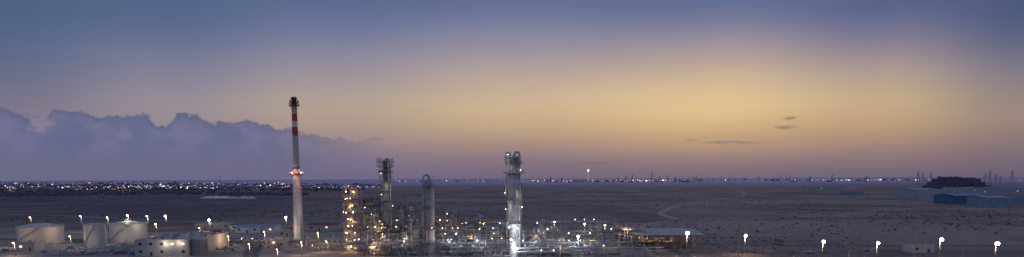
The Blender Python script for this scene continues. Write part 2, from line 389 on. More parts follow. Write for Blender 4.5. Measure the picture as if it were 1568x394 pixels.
m.beam((x-4.8,Y-2,q(240)),(x-4.8,Y-2,q(265)),.14,'galv'); m.beam((x-4.8,Y+2,q(240)),(x-4.8,Y+2,q(265)),.14,'galv'); m.beam((x-4.8,Y-2,q(240)),(x-1,Y-2,q(240)),.12,'galv'); m.beam((x-4.8,Y-2,q(252)),(x-1,Y-2,q(252)),.12,'galv')
for dx,dz,k in((-2.5,q(347),'ecool'),(1.8,q(349),'ecool'),(-1.6,q(366),'ewhite'),(1.6,q(380),'ecool'),(.4,q(384),'ecool')): m.lampbulb((x+dx,Y-4.3,dz),k,.36)
for dx,dz in((-3,q(242)),(3.4,q(266)),(-4.6,q(300)),(4.2,q(322)),(-4.2,q(325))): m.lampbulb((x+dx,Y-3.2,dz+1.6),'ewhite',.14)
m.light((x+1,Y-8,q(350)),1700,COOL); m.light((x-1,Y-7,q(378)),1600,COOL); m.light((x-7.5,Y-5,q(318)),480,WHITE); m.light((x+7,Y-5,q(298)),250,WHITE); m.light((x-6.5,Y-5,q(256)),300,WHITE)
m.done()
# slender column with crowded head
Y=375; q=lambda py: zz(591,py,Y)
m,x=column('fractionator_column',592,330,Y,[(0,q(330),2.1,2.1),(q(330),q(326),2.1,1.55),(q(326),q(282),1.55,1.55),(q(282),q(247),1.35,1.35)],
 [(q(372),3.6),(q(355),3.6),(q(340),3.5),(q(322),3.3),(q(308),3.3),(q(293),3.2),(q(279),4.5),(q(272),3.8),(q(264),4.4),(q(256),4.6),(q(248),4.9)],'alu2',seed=8,dk='dark')
m.cyl((x+2.6,Y-1,5),(x+2.6,Y-1,q(252)),.4,.4,'alu2',8); m.arch((x+2.6,Y-1,q(252)),(x,Y,q(247)),2.2,.4,'alu2'); m.cyl((x-2.3,Y-1,5),(x-2.3,Y-1,q(285)),.28,.28,'galv',8)
for dx,dy,pt in((-4.6,-1,241),(-2.8,-2.5,239),(1.5,-3,243),(4.4,-1,240),(3.2,2,242),(-3.2,2.5,243)): m.cyl((x+dx,Y+dy,q(256)),(x+dx,Y+dy,q(pt)),.12,.09,'galv',5)
m.beam((x-4.6,Y-1,q(243)),(x-1,Y-1,q(243)),.15,'galv'); m.beam((x+4.4,Y-1,q(244)),(x+1,Y-1,q(244)),.15,'galv')
m.cyl((x-3.2,Y-2,q(262)),(x+3.4,Y-2,q(262)),.6,.6,'alu2',10)
for pz in(268,300,345,360): m.lampbulb((x-2,Y-3.2,q(pz)+.8),'ewarm',.15)
m.light((x-3,Y-6,q(350)),700,WARM); m.light((x+3,Y-6,q(285)),350,WHITE)
m.done()
# plain grey column
Y=350; q=lambda py: zz(657,py,Y)
m,x=column('stripper_column',658,330,Y,[(0,q(300),2.55,2.55),(q(300),q(279),2.4,2.4)],[(q(372),4.0),(q(350),3.9),(q(318),3.7),(q(286),3.9)],'alu2',seed=11,dk='dark')
m.cyl((x,Y,q(277)),(x,Y,q(272)),.7,.7,'alu2',12); m.arch((x,Y,q(272)),(x-2.9,Y-1.2,q(272)),1.2,.5,'alu2',10); m.cyl((x-2.9,Y-1.2,q(272)),(x-2.9,Y-1.2,8),.5,.5,'alu2',10)
m.cyl((x+2.0,Y-1,q(286)),(x+2.0,Y-1,q(269)),.1,.1,'galv',5); m.beam((x+2.0,Y-1,q(270)),(x-.5,Y-1,q(270)),.15,'galv')
m.lampbulb((x+1.5,Y-3.3,q(352)+1.2),'ewarm',.15); m.light((x+4,Y-7,q(360)),350,WARM)
m.done()

# ---------------------------------------------------------------- steel frames with equipment
def frame(m,x0,y0,nx,ny,dx,dy,lv,rr,bw=.24,k='steel',floors=.7,equip=.85,lamps=.5,lk='ewarm'):
    X1=x0+nx*dx; Y1=y0+ny*dy
    for i in range(nx+1):
        for j in range(ny+1): m.beam((x0+i*dx,y0+j*dy,0),(x0+i*dx,y0+j*dy,lv[-1]+rr.uniform(-1,1.8)),bw,k)
    prev=0
    for li,z in enumerate(lv):
        last=li==len(lv)-1
        on=[(not last) or rr.random()<.65 for _ in range(nx)]
        if not any(on): on[0]=True
        for i in range(nx):
            if not on[i]: continue
            a,b=x0+i*dx,x0+(i+1)*dx
            for j in range(ny+1): m.box(((a+b)/2,y0+j*dy,z-bw/2),(dx-.02,bw*.8,bw*1.2),k)
            m.box((a,(y0+Y1)/2,z-bw/2-.01),(bw*.7,Y1-y0,bw*1.1),k)
            for j in range(ny):
                if rr.random()<floors: m.box(((a+b)/2,y0+(j+.5)*dy,z+.06),(dx*.96,dy*.96,.1),'grate')
            if rr.random()<.6:
                p,q_=(a,b) if rr.random()<.5 else (b,a); m.beam((p,y0,prev),(q_,y0,z-bw),bw*.5,k)
                if rr.random()<.5: m.beam((q_,y0,prev),(p,y0,z-bw),bw*.5,k)
            rk='yel' if rr.random()<.15 else 'galv'
            m.rail((a,y0,z+.1),(b,y0,z+.1),rk); m.rail((a,Y1,z+.1),(b,Y1,z+.1),rk)
        m.rail((x0,y0,z+.1),(x0,Y1,z+.1),'galv'); m.rail((X1,y0,z+.1),(X1,Y1,z+.1),'galv')
        h=z-prev
        for i in range(nx):
            if rr.random()<equip:
                cx=x0+(i+.5)*dx; cy=y0+rr.uniform(.2,.7)*ny*dy; t=rr.random(); mk=rr.choice(['alu','alu2','alu2','white','galv','brown','steel'])
                if t<.3:
                    r=min(h*.28,rr.uniform(.5,1.2)); l=dx*.8; zc_=prev+r+.7
                    m.cyl((cx-l/2,cy,zc_),(cx+l/2,cy,zc_),r,r,mk,14)
                    for s_ in(-1,1): m.cyl((cx+s_*l/2,cy,zc_),(cx+s_*(l/2+.35),cy,zc_),r,r*.5,mk,14); m.box((cx+s_*l*.3,cy,prev+.4),(.4,r*1.4,.8),'conc')
                elif t<.5:
                    r=rr.uniform(.5,1.1); m.cyl((cx,cy,prev+.5),(cx,cy,prev+h*.8),r,r,mk,14); m.sph((cx,cy,prev+h*.8),r,mk,14,4,.5,True); m.path([(cx,cy,prev+h*.8+.4),(cx,cy,prev+h*.97),(cx+dx*.4,cy,prev+h*.97)],.15,mk,6)
                elif t<.9:
                    for _ in range(5):
                        px_=x0+rr.uniform(.1,.9)*dx+i*dx; py_=y0+rr.uniform(-.3,ny*dy); za=prev+rr.uniform(.5,2); m.path([(px_,py_,za),(px_,py_,z-.6),(px_+rr.uniform(-4,4),py_,z-.6)],rr.uniform(.1,.24),rr.choice(['alu','alu2','galv','brown','steel']),6)
                else:
                    m.box((cx,cy,prev+1.2),(2.2,1.6,2.0),mk); m.cyl((cx+1.1,cy,prev+1.2),(cx+2.4,cy,prev+1.2),.4,.4,'dark',10)
            if rr.random()<lamps:
                m.lampbulb((x0+(i+rr.random())*dx,y0-.35,z-.55),lk if rr.random()<.7 else 'ewhite',rr.uniform(.1,.2))
        prev=z
    prev=0
    for n,z in enumerate(lv):
        a=y0+.8; b=y0+min(ny*dy,6)
        p,q_=((X1+.8,a,prev),(X1+.8,b,z)) if n%2==0 else ((X1+.8,b,prev),(X1+.8,a,z))
        m.beam(p,q_,.2,k); m.beam((p[0]+.9,p[1],p[2]),(q_[0]+.9,q_[1],q_[2]),.2,k); m.rail(p,q_,'galv'); prev=z
def vpipes(m,x0,x1,y,z0,z1,n,rr,mats=('alu','alu2','galv','brown','steel','alu2')):
    for _ in range(n):
        xx=rr.uniform(x0,x1); zt=rr.uniform(z0,z1); m.path([(xx,y,0),(xx,y,zt),(xx+rr.uniform(-5,5),y,zt),(xx+rr.uniform(-5,5),y+3,zt)],rr.uniform(.1,.3),rr.choice(mats),6)
# lit stair tower
rr=random.Random(21); Y=366; xa=XZ(526,340,Y)[0]; xb=XZ(549,340,Y)[0]; zt=zz(538,292,Y)
m=MB('lit_access_tower',(xa,Y,0)); n=9; lv=[zt*(i+1)/n for i in range(n)]
frame(m,xa,Y,2,2,(xb-xa)/2,3.5,lv,rr,.24,'steel',.75,.7,.9,'ewarm')
for i,z in enumerate(lv):
    m.lampbulb((xa+rr.uniform(.5,7),Y-.4,z-.8),'ewarm',.22)
    if i%2==0: m.light((xa+rr.uniform(2,6),Y-1.5,z-1.2),520,(1,.55,.22)); m.light((xa+4,Y+3.5,z-1.2),420,(1,.6,.3))
m.cyl((xa+1,Y+3,zt),(xa+1,Y+3,zt+3),.5,.5,'alu2',10); m.cyl((xb-1,Y+1,zt),(xb-1,Y+1,zt+2),.2,.2,'galv',6)
m.done()
def struct(name,pxa,pxb,pytop,Y,nx,ny,dy,nl,seed,lts=(),**kw):
    xa=XZ(pxa,350,Y)[0]; xb=XZ(pxb,350,Y)[0]; zt=zz((pxa+pxb)/2,pytop,Y); rr=random.Random(seed)
    m=MB(name,(xa,Y,0)); frame(m,xa,Y,nx,ny,(xb-xa)/nx,dy,[zt*(i+1)/nl for i in range(nl)],rr,**kw)
    vpipes(m,xa,xb,Y-1,zt*.3,zt*.95,nx*4,rr)
    for _ in range(nx*3):
        xx=rr.uniform(xa,xb); m.cyl((xx,Y+rr.uniform(0,ny*dy),zt-2),(xx,Y+2,zt+rr.uniform(.8,4)),rr.choice([.08,.12,.2,.45]),.08,rr.choice(['galv','steel','alu2']),6)
    for fx,z,pw,c in lts: m.light((xa+(xb-xa)*fx,Y-3,z),pw*1.5,c)
    m.done()
struct('reactor_structure',552,586,306,392,4,2,5,7,31,[(.3,8,700,WARM),(.7,18,250,WHITE)],k='dark',lamps=.35)
struct('exchanger_structure',596,634,314,398,4,2,5,6,32,[(.4,7,700,WHITE),(.8,15,350,WARM)],k='steel',lamps=.45)
struct('compressor_structure',668,706,326,410,5,2,6,5,33,[(.5,10,700,WARM)],k='steel',lamps=.5)
struct('exchanger_structure',632,668,334,425,4,2,6,5,34,[(.5,9,600,WHITE)],k='dark',lamps=.4)
struct('process_structure',560,612,346,368,5,1,5,4,35,[(.5,6,600,WARM)],k='dark',lamps=.4)
struct('process_structure',710,744,340,395,4,2,5,4,36,[(.4,6,700,WARM)],k='steel',lamps=.5)
struct('process_structure',806,842,356,380,4,2,5,3,37,[(.4,6,600,WHITE)],k='steel',lamps=.5)
struct('process_structure',604,642,336,378,4,2,4,5,61,[(.6,7,500,WHITE)],k='galv',lamps=.4)
struct('process_structure',668,704,348,376,4,2,4,4,62,[(.5,6,500,COOL)],k='steel',lamps=.4)
struct('process_structure',744,776,348,384,4,2,4,4,63,[(.5,6,500,WHITE)],k='galv',lamps=.4)
struct('process_structure',842,884,364,372,5,2,4,3,64,[(.5,5,500,WHITE)],k='steel',lamps=.4)
struct('process_structure',886,940,368,366,6,2,4,3,65,[(.4,5,500,WARM)],k='galv',lamps=.4)
struct('compressor_structure',760,800,340,452,4,2,5,4,66,[(.5,6,500,WHITE)],k='dark',lamps=.4)
struct('braced_frame',941,985,350,376,3,2,5,5,38,[(.4,12,500,WARM)],k='galv',lamps=.25,equip=.3)
# fired heater
Y=384; xa,_=XZ(622,350,Y); m=MB('fired_heater',(xa,Y,0))
m.box((xa,Y,9),(7,7,14),'steel'); 
for i in range(5): m.box((xa-3.5+i*1.75,Y-3.6,9),(.25,.25,14),'dark')
for z in(5,9,13): m.disc((xa,Y,z),4.9,6,.15,'grate',4,math.pi/4,math.pi/4+2*math.pi); m.rail((xa-4,Y-4.2,z),(xa+4,Y-4.2,z))
for i in range(6): m.cyl((xa-3+(i%3)*3,Y-3+(i//3)*6,0),(xa-3+(i%3)*3,Y-3+(i//3)*6,2.2),.25,.25,'conc',8)
m.cyl((xa,Y,16),(xa,Y,19),3.2,1.3,'steel',16); m.cyl((xa,Y,19),(xa,Y,27),1.3,1.2,'steel',16); m.disc((xa,Y,24),1.3,2.4,.15,'grate'); m.ringrail((xa,Y,24),2.35); m.done()

def rack(name,x0,x1,Y,wd,levels,seed,bent=6,npipe=7,k='galv',pm_=('alu','alu2','galv','alu2','brown','steel'),lamps=.35,rails=True,lk='ecool'):
    rr=random.Random(seed); m=MB(name,(x0,Y,0)); n=max(1,int((x1-x0)/bent))
    for i in range(n+1):
        xx=x0+(x1-x0)*i/n
        for yy in(Y,Y+wd): m.beam((xx,yy,0),(xx,yy,levels[-1]+.3),.22,k)
        for z in levels: m.box((xx,Y+wd/2,z-.2),(.3,wd,.35),k)
        if rr.random()<.4: m.beam((xx,Y,0),(xx,Y+wd,levels[0]),.14,k)
    for z in levels:
        for yy in(Y,Y+wd): m.box(((x0+x1)/2,yy,z-.25),(x1-x0,.2,.25),k)
        for j in range(npipe):
            r=rr.choice([.08,.1,.14,.18,.25,.32]); yy=Y+wd*(j+.5)/npipe; a=x0-(rr.uniform(0,5)); b=x1+rr.uniform(0,5)
            if rr.random()<.5: b=x0+(x1-x0)*rr.uniform(.4,.9)
            mk=rr.choice(pm_); m.cyl((a,yy,z+r),(b,yy,z+r),r,r,mk,8)
            for _ in range(2):
                xx=rr.uniform(x0,x1); m.path([(xx,yy,z+r),(xx,yy,z+r+rr.uniform(.8,2.0)),(xx,Y-rr.uniform(.6,3),z+r+1.2),(xx,Y-2,rr.uniform(.5,2))],r*.8,mk,7)
            if rr.random()<.5:
                xx=rr.uniform(x0+2,x1-6); hh=rr.uniform(1,2); m.path([(xx,yy,z+r),(xx,yy,z+r+hh),(xx+3.5,yy,z+r+hh),(xx+3.5,yy,z+r)],r,mk,7)
    if rails: m.rail((x0,Y-.2,levels[-1]),(x1,Y-.2,levels[-1]),'galv')
    for i in range(n):
        if rr.random()<lamps: m.lampbulb((x0+(i+.5)*(x1-x0)/n,Y-.4,levels[-1]+rr.choice([-.7,1.6])),lk,rr.uniform(.12,.22))
    return m
def xx_(px,Y): return XZ(px,370,Y)[0]
m=rack('pipe_rack',xx_(600,430),xx_(945,430),430,9,[6,9,12],51); 
for px in(690,760,850,910): m.light((xx_(px,430),424,8),1100,WARM)
m.done()
m=rack('pipe_rack',xx_(668,388),xx_(960,388),388,7,[4.5,7,9],52,npipe=6)
for px in(700,830,900): m.light((xx_(px,385),380,9.5),1000,WHITE)
m.done()
m=rack('pipe_rack',xx_(670,355),xx_(950,355),355,6,[3.2,5.4],53,npipe=6,lamps=.5,pm_=('alu','alu','galv','white','alu2'))
for px in(690,735,815,880): m.light((xx_(px,355),350,8),1000,COOL)
m.done()
m=rack('pipe_rack',xx_(800,335),xx_(1010,335),335,5,[3.0,4.6],54,npipe=5,pm_=('alu','alu','galv','white','alu2')); m.light((xx_(860,335),330,7.5),800,WHITE); m.light((xx_(940,335),330,7.5),600,WARM); m.done()
m=rack('low_pipe_rack',xx_(330,405),xx_(525,405),405,5,[1.6,2.6],55,npipe=5,lamps=.1,rails=False); m.done()
m=rack('low_pipe_rack',xx_(468,372),xx_(530,372),372,5,[2,4],56,npipe=5,lamps=.4,lk='ewarm'); m.light((xx_(500,372),366,6),1100,WARM); m.done()
m=rack('pipe_rack',xx_(550,352),xx_(650,352),352,6,[4,7],57,npipe=6,lamps=.5,lk='ewarm'); m.light((xx_(575,350),346,5.5),700,WARM); m.light((xx_(620,350),346,8),650,WHITE); m.done()
# piping manifolds: dense runs with valves
def manifold(px0,px1,Y,dep,zmax,n,seed):
    rr=random.Random(seed); x0=xx_(px0,Y); x1=xx_(px1,Y); m=MB('piping_manifold',(x0,Y,0))
    for _ in range(n):
        x=rr.uniform(x0,x1); y=Y+rr.uniform(0,dep); z=rr.uniform(.4,zmax*.5); r=rr.choice([.08,.12,.16,.22,.3]); k=rr.choice(['alu','alu2','galv','white','steel','brown']); pts=[(x,y,0),(x,y,z)]
        for _2 in range(rr.randint(2,4)):
            ax=rr.random()
            if ax<.45: x=min(x1,max(x0,x+rr.choice([-1,1])*rr.uniform(2,9)))
            elif ax<.7: y=min(Y+dep,max(Y,y+rr.choice([-1,1])*rr.uniform(1,5)))
            else: z=min(zmax,z+rr.uniform(.5,zmax*.4))
            if (Vector(pts[-1])-Vector((x,y,z))).length>.3: pts.append((x,y,z))
        m.path(pts,r,k,7)
        p=pts[-1]; m.sph(p,r*2,k,8,4); m.cyl(p,(p[0],p[1],p[2]+r*5),r*.4,r*.4,'red' if rr.random()<.3 else 'galv',6); m.disc((p[0],p[1],p[2]+r*5),0.01,r*2,.06,'galv',10)
    m.done()
manifold(672,780,342,12,6.5,80,81); manifold(795,950,342,10,5.5,90,82); manifold(670,950,362,22,9,150,83); manifold(552,660,346,5,7,60,84); manifold(556,668,382,12,15,90,85); manifold(672,800,400,26,13,90,86); manifold(800,950,392,30,10,90,87)
manifold(975,1072,372,20,7,50,88); manifold(330,420,372,24,3,26,89); manifold(60,200,352,12,3.5,36,90)
# air coolers
def cooler(px,py,Y,wp,seed):
    xa=XZ(px,py,Y)[0]; z=zz(px,py,Y); wd=wp*Y/FP; m=MB('air_cooler_bank',(xa,Y,0)); n=max(2,int(wd/4.5))
    for i in range(n+1):
        for yy in(Y,Y+8): m.beam((xa+wd*i/n,yy,0),(xa+wd*i/n,yy,z),.25,'galv')
    m.box((xa+wd/2,Y+4,z-1),(wd,8,1.4),'alu2')
    for i in range(n):
        cx=xa+wd*(i+.5)/n
        for yy in(Y+2,Y+6): m.cyl((cx,yy,z-.3),(cx,yy,z+.9),1.6,1.75,'galv',16,False); m.cyl((cx,yy,z-.2),(cx,yy,z),.35,.3,'dark',8); m.box((cx,yy,z+.1),(3,.2,.08),'dark'); m.box((cx,yy,z+.22),(.2,3,.08),'dark')
    m.rail((xa,Y-.6,z-1.7),(xa+wd,Y-.6,z-1.7)); m.box((xa+wd/2,Y-.4,z-1.8),(wd,1,.1),'grate')
    for i in range(3): m.path([(xa+wd*(i+.5)/3,Y-.3,z-1),(xa+wd*(i+.5)/3,Y-1.2,z-1),(xa+wd*(i+.5)/3,Y-1.2,3)],.3,'alu2',8)
    m.lampbulb((xa+wd*.3,Y-.6,z-2.2),'ewhite',.2); m.done()
cooler(672,333,440,44,1); cooler(728,338,445,40,2); cooler(806,350,440,50,3); cooler(868,358,412,46,4); cooler(612,340,420,30,5)
def drum(px,Y,z,l,r,k='alu',name='horizontal_drum'):
    x=xx_(px,Y); m=MB(name,(x,Y,0)); m.cyl((x-l/2,Y,z),(x+l/2,Y,z),r,r,k,22)
    for s_ in(-1,1):
        for i in range(4):
            a0=i/4*math.pi/2; a1=(i+1)/4*math.pi/2
            m.cyl((x+s_*(l/2+r*.5*math.sin(a0)),Y,z),(x+s_*(l/2+r*.5*math.sin(a1)),Y,z),r*math.cos(a0),max(.02,r*math.cos(a1)),k,22,False)
        m.box((x+s_*l*.3,Y,(z-r*.6)/2),(.5,r*1.5,z-r*.6),'conc')
    for t in(-.25,.1,.3): m.cyl((x+t*l,Y,z+r*.9),(x+t*l,Y,z+r+.7),.25,.25,'galv',8); m.cyl((x+t*l,Y,z+r+.65),(x+t*l,Y,z+r+.8),.4,.4,'galv',8)
    m.path([(x+l*.3,Y,z+r+.7),(x+l*.3,Y,z+r+1.8),(x+l*.3+4,Y,z+r+1.8),(x+l*.3+4,Y,1)],.2,'alu2',7)
    m.box((x,Y,z+r+.12),(l*.8,1.0,.08),'grate'); m.rail((x-l*.4,Y-.5,z+r+.15),(x+l*.4,Y-.5,z+r+.15)); m.done()
drum(715,347,4.2,7,1.2,'alu2'); drum(742,362,6.5,7,1.1,'alu2'); drum(815,350,4.2,7,1.2,'alu2'); drum(868,346,3.8,7,1.1,'alu2'); drum(905,352,4,7,1.0,'alu2'); drum(690,372,7.5,7,1.1,'alu2'); drum(612,346,4.5,7,1.2,'alu2'); drum(838,368,6,7,1.1,'alu'); drum(930,358,4.2,6,1.1,'alu2'); drum(565,348,4,6,1.1,'alu2')
for i,(px,Y,r,pt) in enumerate(((566,360,1.5,352),(637,360,1.2,345),(706,368,1.3,352),(728,356,1.0,360),(800,362,1.2,352),(829,345,.9,338),(845,350,1.1,372),(888,366,1.0,366),(760,378,1.4,348),(601,362,1.6,372),(683,350,1.1,372),(575,372,1.0,330),(614,380,1.2,322),(645,390,.9,326),(921,372,1.0,368),(560,380,1.3,322),(628,372,1.0,335),(694,400,1.2,322))):
    x,zt=XZ(px,pt,Y); m=MB('vertical_vessel',(x,Y,0)); k=['alu','alu2','galv','alu2'][i%4]
    m.cyl((x,Y,0),(x,Y,1.5),r*.9,r,'conc',16); m.cyl((x,Y,1.5),(x,Y,zt-r*.5),r,r,k,18,False); m.sph((x,Y,zt-r*.5),r,k,18,5,.5,True)
    m.path([(x,Y,zt),(x,Y,zt+.8),(x+r+.6,Y-.3,zt+.8),(x+r+.6,Y-.3,1)],.18,'alu2',6)
    platform(m,x,Y,zt-1.6,r,r+1.1); platform(m,x,Y,zt*.55,r,r+1.1,3.2,6.2); m.ladder(x-.3,Y-r-.4,0,zt-.5); m.done()

# ---------------------------------------------------------------- open shed on the right of the plant
Y0=372; xa=xx_(976,Y0); xb=xx_(1074,Y0); zr=zz(1020,358,Y0); m=MB('open_sided_shed',(xa,Y0,0)); dp=32
n=6
for i in range(n+1):
    x=xa+(xb-xa)*i/n
    for yy in(Y0+1,Y0+dp-1): m.beam((x,yy,0),(x,yy,zr-1.2),.24,'brown')
    m.box((x,Y0+dp/2,zr-.9),(.25,dp,.3),'brown'); m.beam((x,Y0+1,zr-3),(x,Y0+4,zr-1),.15,'brown')
for i in range(n):
    a=xa+(xb-xa)*i/n; b=xa+(xb-xa)*(i+1)/n
    if i%2==0: m.beam((a,Y0+1,0),(b,Y0+1,zr-2),.14,'brown'); m.beam((b,Y0+1,0),(a,Y0+1,zr-2),.14,'brown')
    for t in range(4):
        c=a+(b-a)*t/4; d=a+(b-a)*(t+1)/4; m.beam((c,Y0+1,zr-2.1 if t%2 else zr-.9),(d,Y0+1,zr-.9 if t%2 else zr-2.1),.1,'brown')
m.box(((xa+xb)/2,Y0+1,zr-2.1),(xb-xa,.2,.2),'brown')
m.box(((xa+xb)/2,Y0+8,4.2),(xb-xa-1,13,.15),'grate'); m.rail((xa,Y0+1.4,4.3),(xb,Y0+1.4,4.3))
i0=len(m.v); mid=Y0+dp/2
for x in(xa-1,xb+1):
    for yy,z in((Y0-.5,zr-.5),(mid,zr+1.3),(Y0+dp+.5,zr+.5),(Y0+dp+.5,zr+.2),(mid,zr+1.0),(Y0-.5,zr-.8)): m.v.append((x,yy,z))
for j in range(6): m.face([i0+j,i0+(j+1)%6,i0+6+(j+1)%6,i0+6+j],'wall')
m.face([i0+j for j in range(6)],'wall'); m.face([i0+6+j for j in range(6)][::-1],'wall')
rr=random.Random(5)
for j in range(24):
    x=rr.uniform(xa,xb-4); m.path([(x,Y0+rr.uniform(3,12),0),(x,Y0+5,rr.uniform(2,5)),(x+rr.uniform(2,6),Y0+5,3.2),(x+4,Y0+5,0)],rr.uniform(.12,.35),rr.choice(['alu','alu2','brown','yel']),7)
for j in range(4): x=xa+4+j*9; m.box((x,Y0+9,5.4),(4,3,2.2),'steel'); m.cyl((x+2,Y0+9,5.4),(x+4,Y0+9,5.4),.8,.8,'alu2',12); m.box((x,Y0+7,1.6),(3.4,3,3.2),'alu2')
for j in range(3): m.lampbulb((xa+6+j*12,Y0+2,zr-2.6),'ewarm',.16); m.light((xa+6+j*12,Y0+3,zr-3.2),400,WARM)
m.done()

# ---------------------------------------------------------------- storage tanks
def tank(px,pb,pt,wp,seed,name='storage_tank'):
    x,Y=G(px,pb); r=wp/2*Y/FP*math.cos(math.atan(x/Y)); Y+=r; x*=Y/(Y-r)
    _,zt=XZ(px,pt,Y-r*.2); m=MB(name,(x,Y,0))
    m.disc((x,Y,.4),r,r+1.2,.4,'conc',48)
    nc=6
    for i in range(nc): m.cyl((x,Y,.4+(zt-.4)*i/nc),(x,Y,.4+(zt-.4)*(i+1)/nc),r-.012*i,r-.012*i,'tank',64,False)
    for z,wd in((zt,.35),(zt*.72,.22)): m.disc((x,Y,z),r-.15,r+wd,.14,'tank',64)
    for i in range(5):
        ra=r*(1-i/5*.98); rb=r*(1-(i+1)/5*.98); h=lambda q_: zt+r*.17*(1-(q_/r)**1.6); m.cyl((x,Y,h(ra)),(x,Y,h(rb)),ra,rb,'tank',64,False)
    for i in range(24):
        t=i*math.pi/12; m.beam((x+r*math.cos(t),Y+r*math.sin(t),zt+.06),(x+.4*math.cos(t),Y+.4*math.sin(t),zt+r*.17+.06),.05,'tank')
    m.cyl((x,Y,zt+r*.15),(x,Y,zt+r*.17+1.1),.6,.6,'galv',12); m.ringrail((x,Y,zt+.1),r+.2,'galv',48,w=.05); m.ringrail((x,Y,zt+r*.16),1.8,'galv',10)
    a0=-2.3; n=30
    for i in range(n):
        t0=a0+i*1.35/n; t1=a0+(i+1)*1.35/n; z0=zt*i/n; z1=zt*(i+1)/n
        for R_ in(r+.15,r+1.0): m.cyl((x+R_*math.cos(t0),Y+R_*math.sin(t0),z0),(x+R_*math.cos(t1),Y+R_*math.sin(t1),z1),.09,.09,'galv',4,False)
        m.beam((x+(r+.1)*math.cos(t0),Y+(r+.1)*math.sin(t0),z0+.2),(x+(r+1)*math.cos(t0),Y+(r+1)*math.sin(t0),z0+.2),.12,'grate')
        R_=r+1; m.cyl((x+R_*math.cos(t0),Y+R_*math.sin(t0),z0+1.1),(x+R_*math.cos(t1),Y+R_*math.sin(t1),z1+1.1),.05,.05,'galv',4,False); m.cyl((x+R_*math.cos(t0),Y+R_*math.sin(t0),z0),(x+R_*math.cos(t0),Y+R_*math.sin(t0),z0+1.1),.04,.04,'galv',4,False)
    for t in(-1.2,-.6): m.cyl((x+r*math.cos(t),Y+r*math.sin(t),1.3),(x+(r+.5)*math.cos(t),Y+(r+.5)*math.sin(t),1.3),.5,.5,'galv',12)
    m.path([(x+r*math.cos(-1.8),Y+r*math.sin(-1.8),.9),(x+(r+6)*math.cos(-1.8),Y+(r+6)*math.sin(-1.8),.9),(x+(r+6)*math.cos(-1.8)+14,Y+(r+6)*math.sin(-1.8),.9)],.3,'alu2',8)
    return m,x,Y,r,zt
m,x,Y,r,zt=tank(64,376,347,76,1); m.light((x-2,Y-r-13,7),1500,WARM); m.light((x+r+5,Y-9,8),900,WARM); m.done()
m,x,Y,r,zt=tank(147,381,344,36,2); m.light((x-1,Y-r-11,8),900,WHITE); m.done()
m,x,Y,r,zt=tank(198,372,343,60,3); m.light((x+4,Y-r-12,8),1100,WHITE); m.light((x+r+4,Y-9,11),900,WHITE); m.done()
# small steel tank
Y=356; x,zt=XZ(304,367,Y); r=13*Y/FP; m=MB('steel_water_tank',(x,Y,0)); m.cyl((x,Y,0),(x,Y,zt),r,r,'steel',40,False); m.cyl((x,Y,zt),(x,Y,zt+1.1),r,.3,'alu2',40)
for i in range(7): m.disc((x,Y,zt*(i+1)/7),r-.05,r+.08,.1,'galv',40)
for i in range(20): t=i*math.pi/10; m.box((x+(r+.04)*math.cos(t),Y+(r+.04)*math.sin(t),zt/2),(.12,.12,zt),'galv',t)
m.ringrail((x,Y,zt),r-.2,'galv',24); m.ladder(x,Y-r-.3,0,zt+1); m.cyl((x+1,Y,zt+.5),(x+1,Y,zt+2.2),.3,.3,'galv',8); m.light((x-r-3,Y-8,7),300,WHITE); m.done()

# ---------------------------------------------------------------- buildings
def building(name,x0,x1,y0,y1,h,wallk='wall',roofk='roof',seed=0,win=True,storeys=1,lit=.15,parapet=True,extras=True,pitch=0.0):
    rr=random.Random(seed); cx,cy=(x0+x1)/2,(y0+y1)/2; w_,d_=x1-x0,y1-y0
    emp=bpy.data.objects.new(name,None); emp.location=(cx,cy,0); sc.collection.objects.link(emp)
    def part(mb):
        mb.o=Vector((cx,cy,0)); ob=mb.done(); ob.parent=emp; ob.location=(0,0,0)
    m=MB('walls'); m.box((cx,cy,h/2),(w_,d_,h),wallk)
    nb=max(2,int(w_/5))
    for i in range(nb+1): m.box((x0+.2+(w_-.4)*i/nb,y0-.06,h/2-.1),(.35,.12,h-.2),wallk)
    part(m); m=MB('roof')
    if pitch>0:
        i0=len(m.v)
        for yy,z in((y0-.5,h),(cy,h+pitch),(y1+.5,h)):
            m.v.append((x0-.4,yy,z+.02)); m.v.append((x1+.4,yy,z+.02))
        m.face([i0,i0+1,i0+3,i0+2],roofk); m.face([i0+2,i0+3,i0+5,i0+4],roofk); m.face([i0,i0+2,i0+4],wallk); m.face([i0+1,i0+5,i0+3],wallk)
        k=int(w_/2)
        for i in range(k): m.beam((x0+i*2+1,y0-.5,h+.06),(x0+i*2+1,cy,h+pitch+.06),.06,roofk)
    else:
        m.box((cx,cy,h+.03),(w_-.6,d_-.6,.05),roofk)
        if parapet:
            for yy in(y0+.1,y1-.1): m.box((cx,yy,h+.35),(w_,.3,.7),wallk)
            for xx in(x0+.1,x1-.1): m.box((xx,cy,h+.34),(.3,d_-.5,.68),wallk)
        if extras:
            for i in range(int(w_*d_/70)+1):
                ux=rr.uniform(x0+2,x1-2); uy=rr.uniform(y0+2,y1-2); m.box((ux,uy,h+.75),(rr.uniform(1,3),rr.uniform(1,2.5),1.4),rr.choice(['alu2','galv','white'])); m.cyl((ux,uy,h+1.45),(ux,uy,h+1.6),.4,.4,'dark',10)
    part(m); m=MB('windows_and_doors')
    if win:
        for s_ in range(storeys):
            for i in range(nb):
                xx=x0+w_*(i+.5)/nb; zc_=h/storeys*(s_+.6); k='wlit' if rr.random()<lit else 'glass'
                if s_==0 and i%4==1: m.box((xx,y0-.05,1.1),(1.2,.1,2.2),'dark')
                elif s_==0 and i%5==3: m.box((xx,y0-.05,1.7),(3.2,.1,3.4),'alu2')
                else: m.box((xx,y0-.04,zc_),(1.6,.08,1.2),k); m.box((xx,y0-.07,zc_-.68),(1.8,.14,.1),'conc')
        part(m)
    return emp
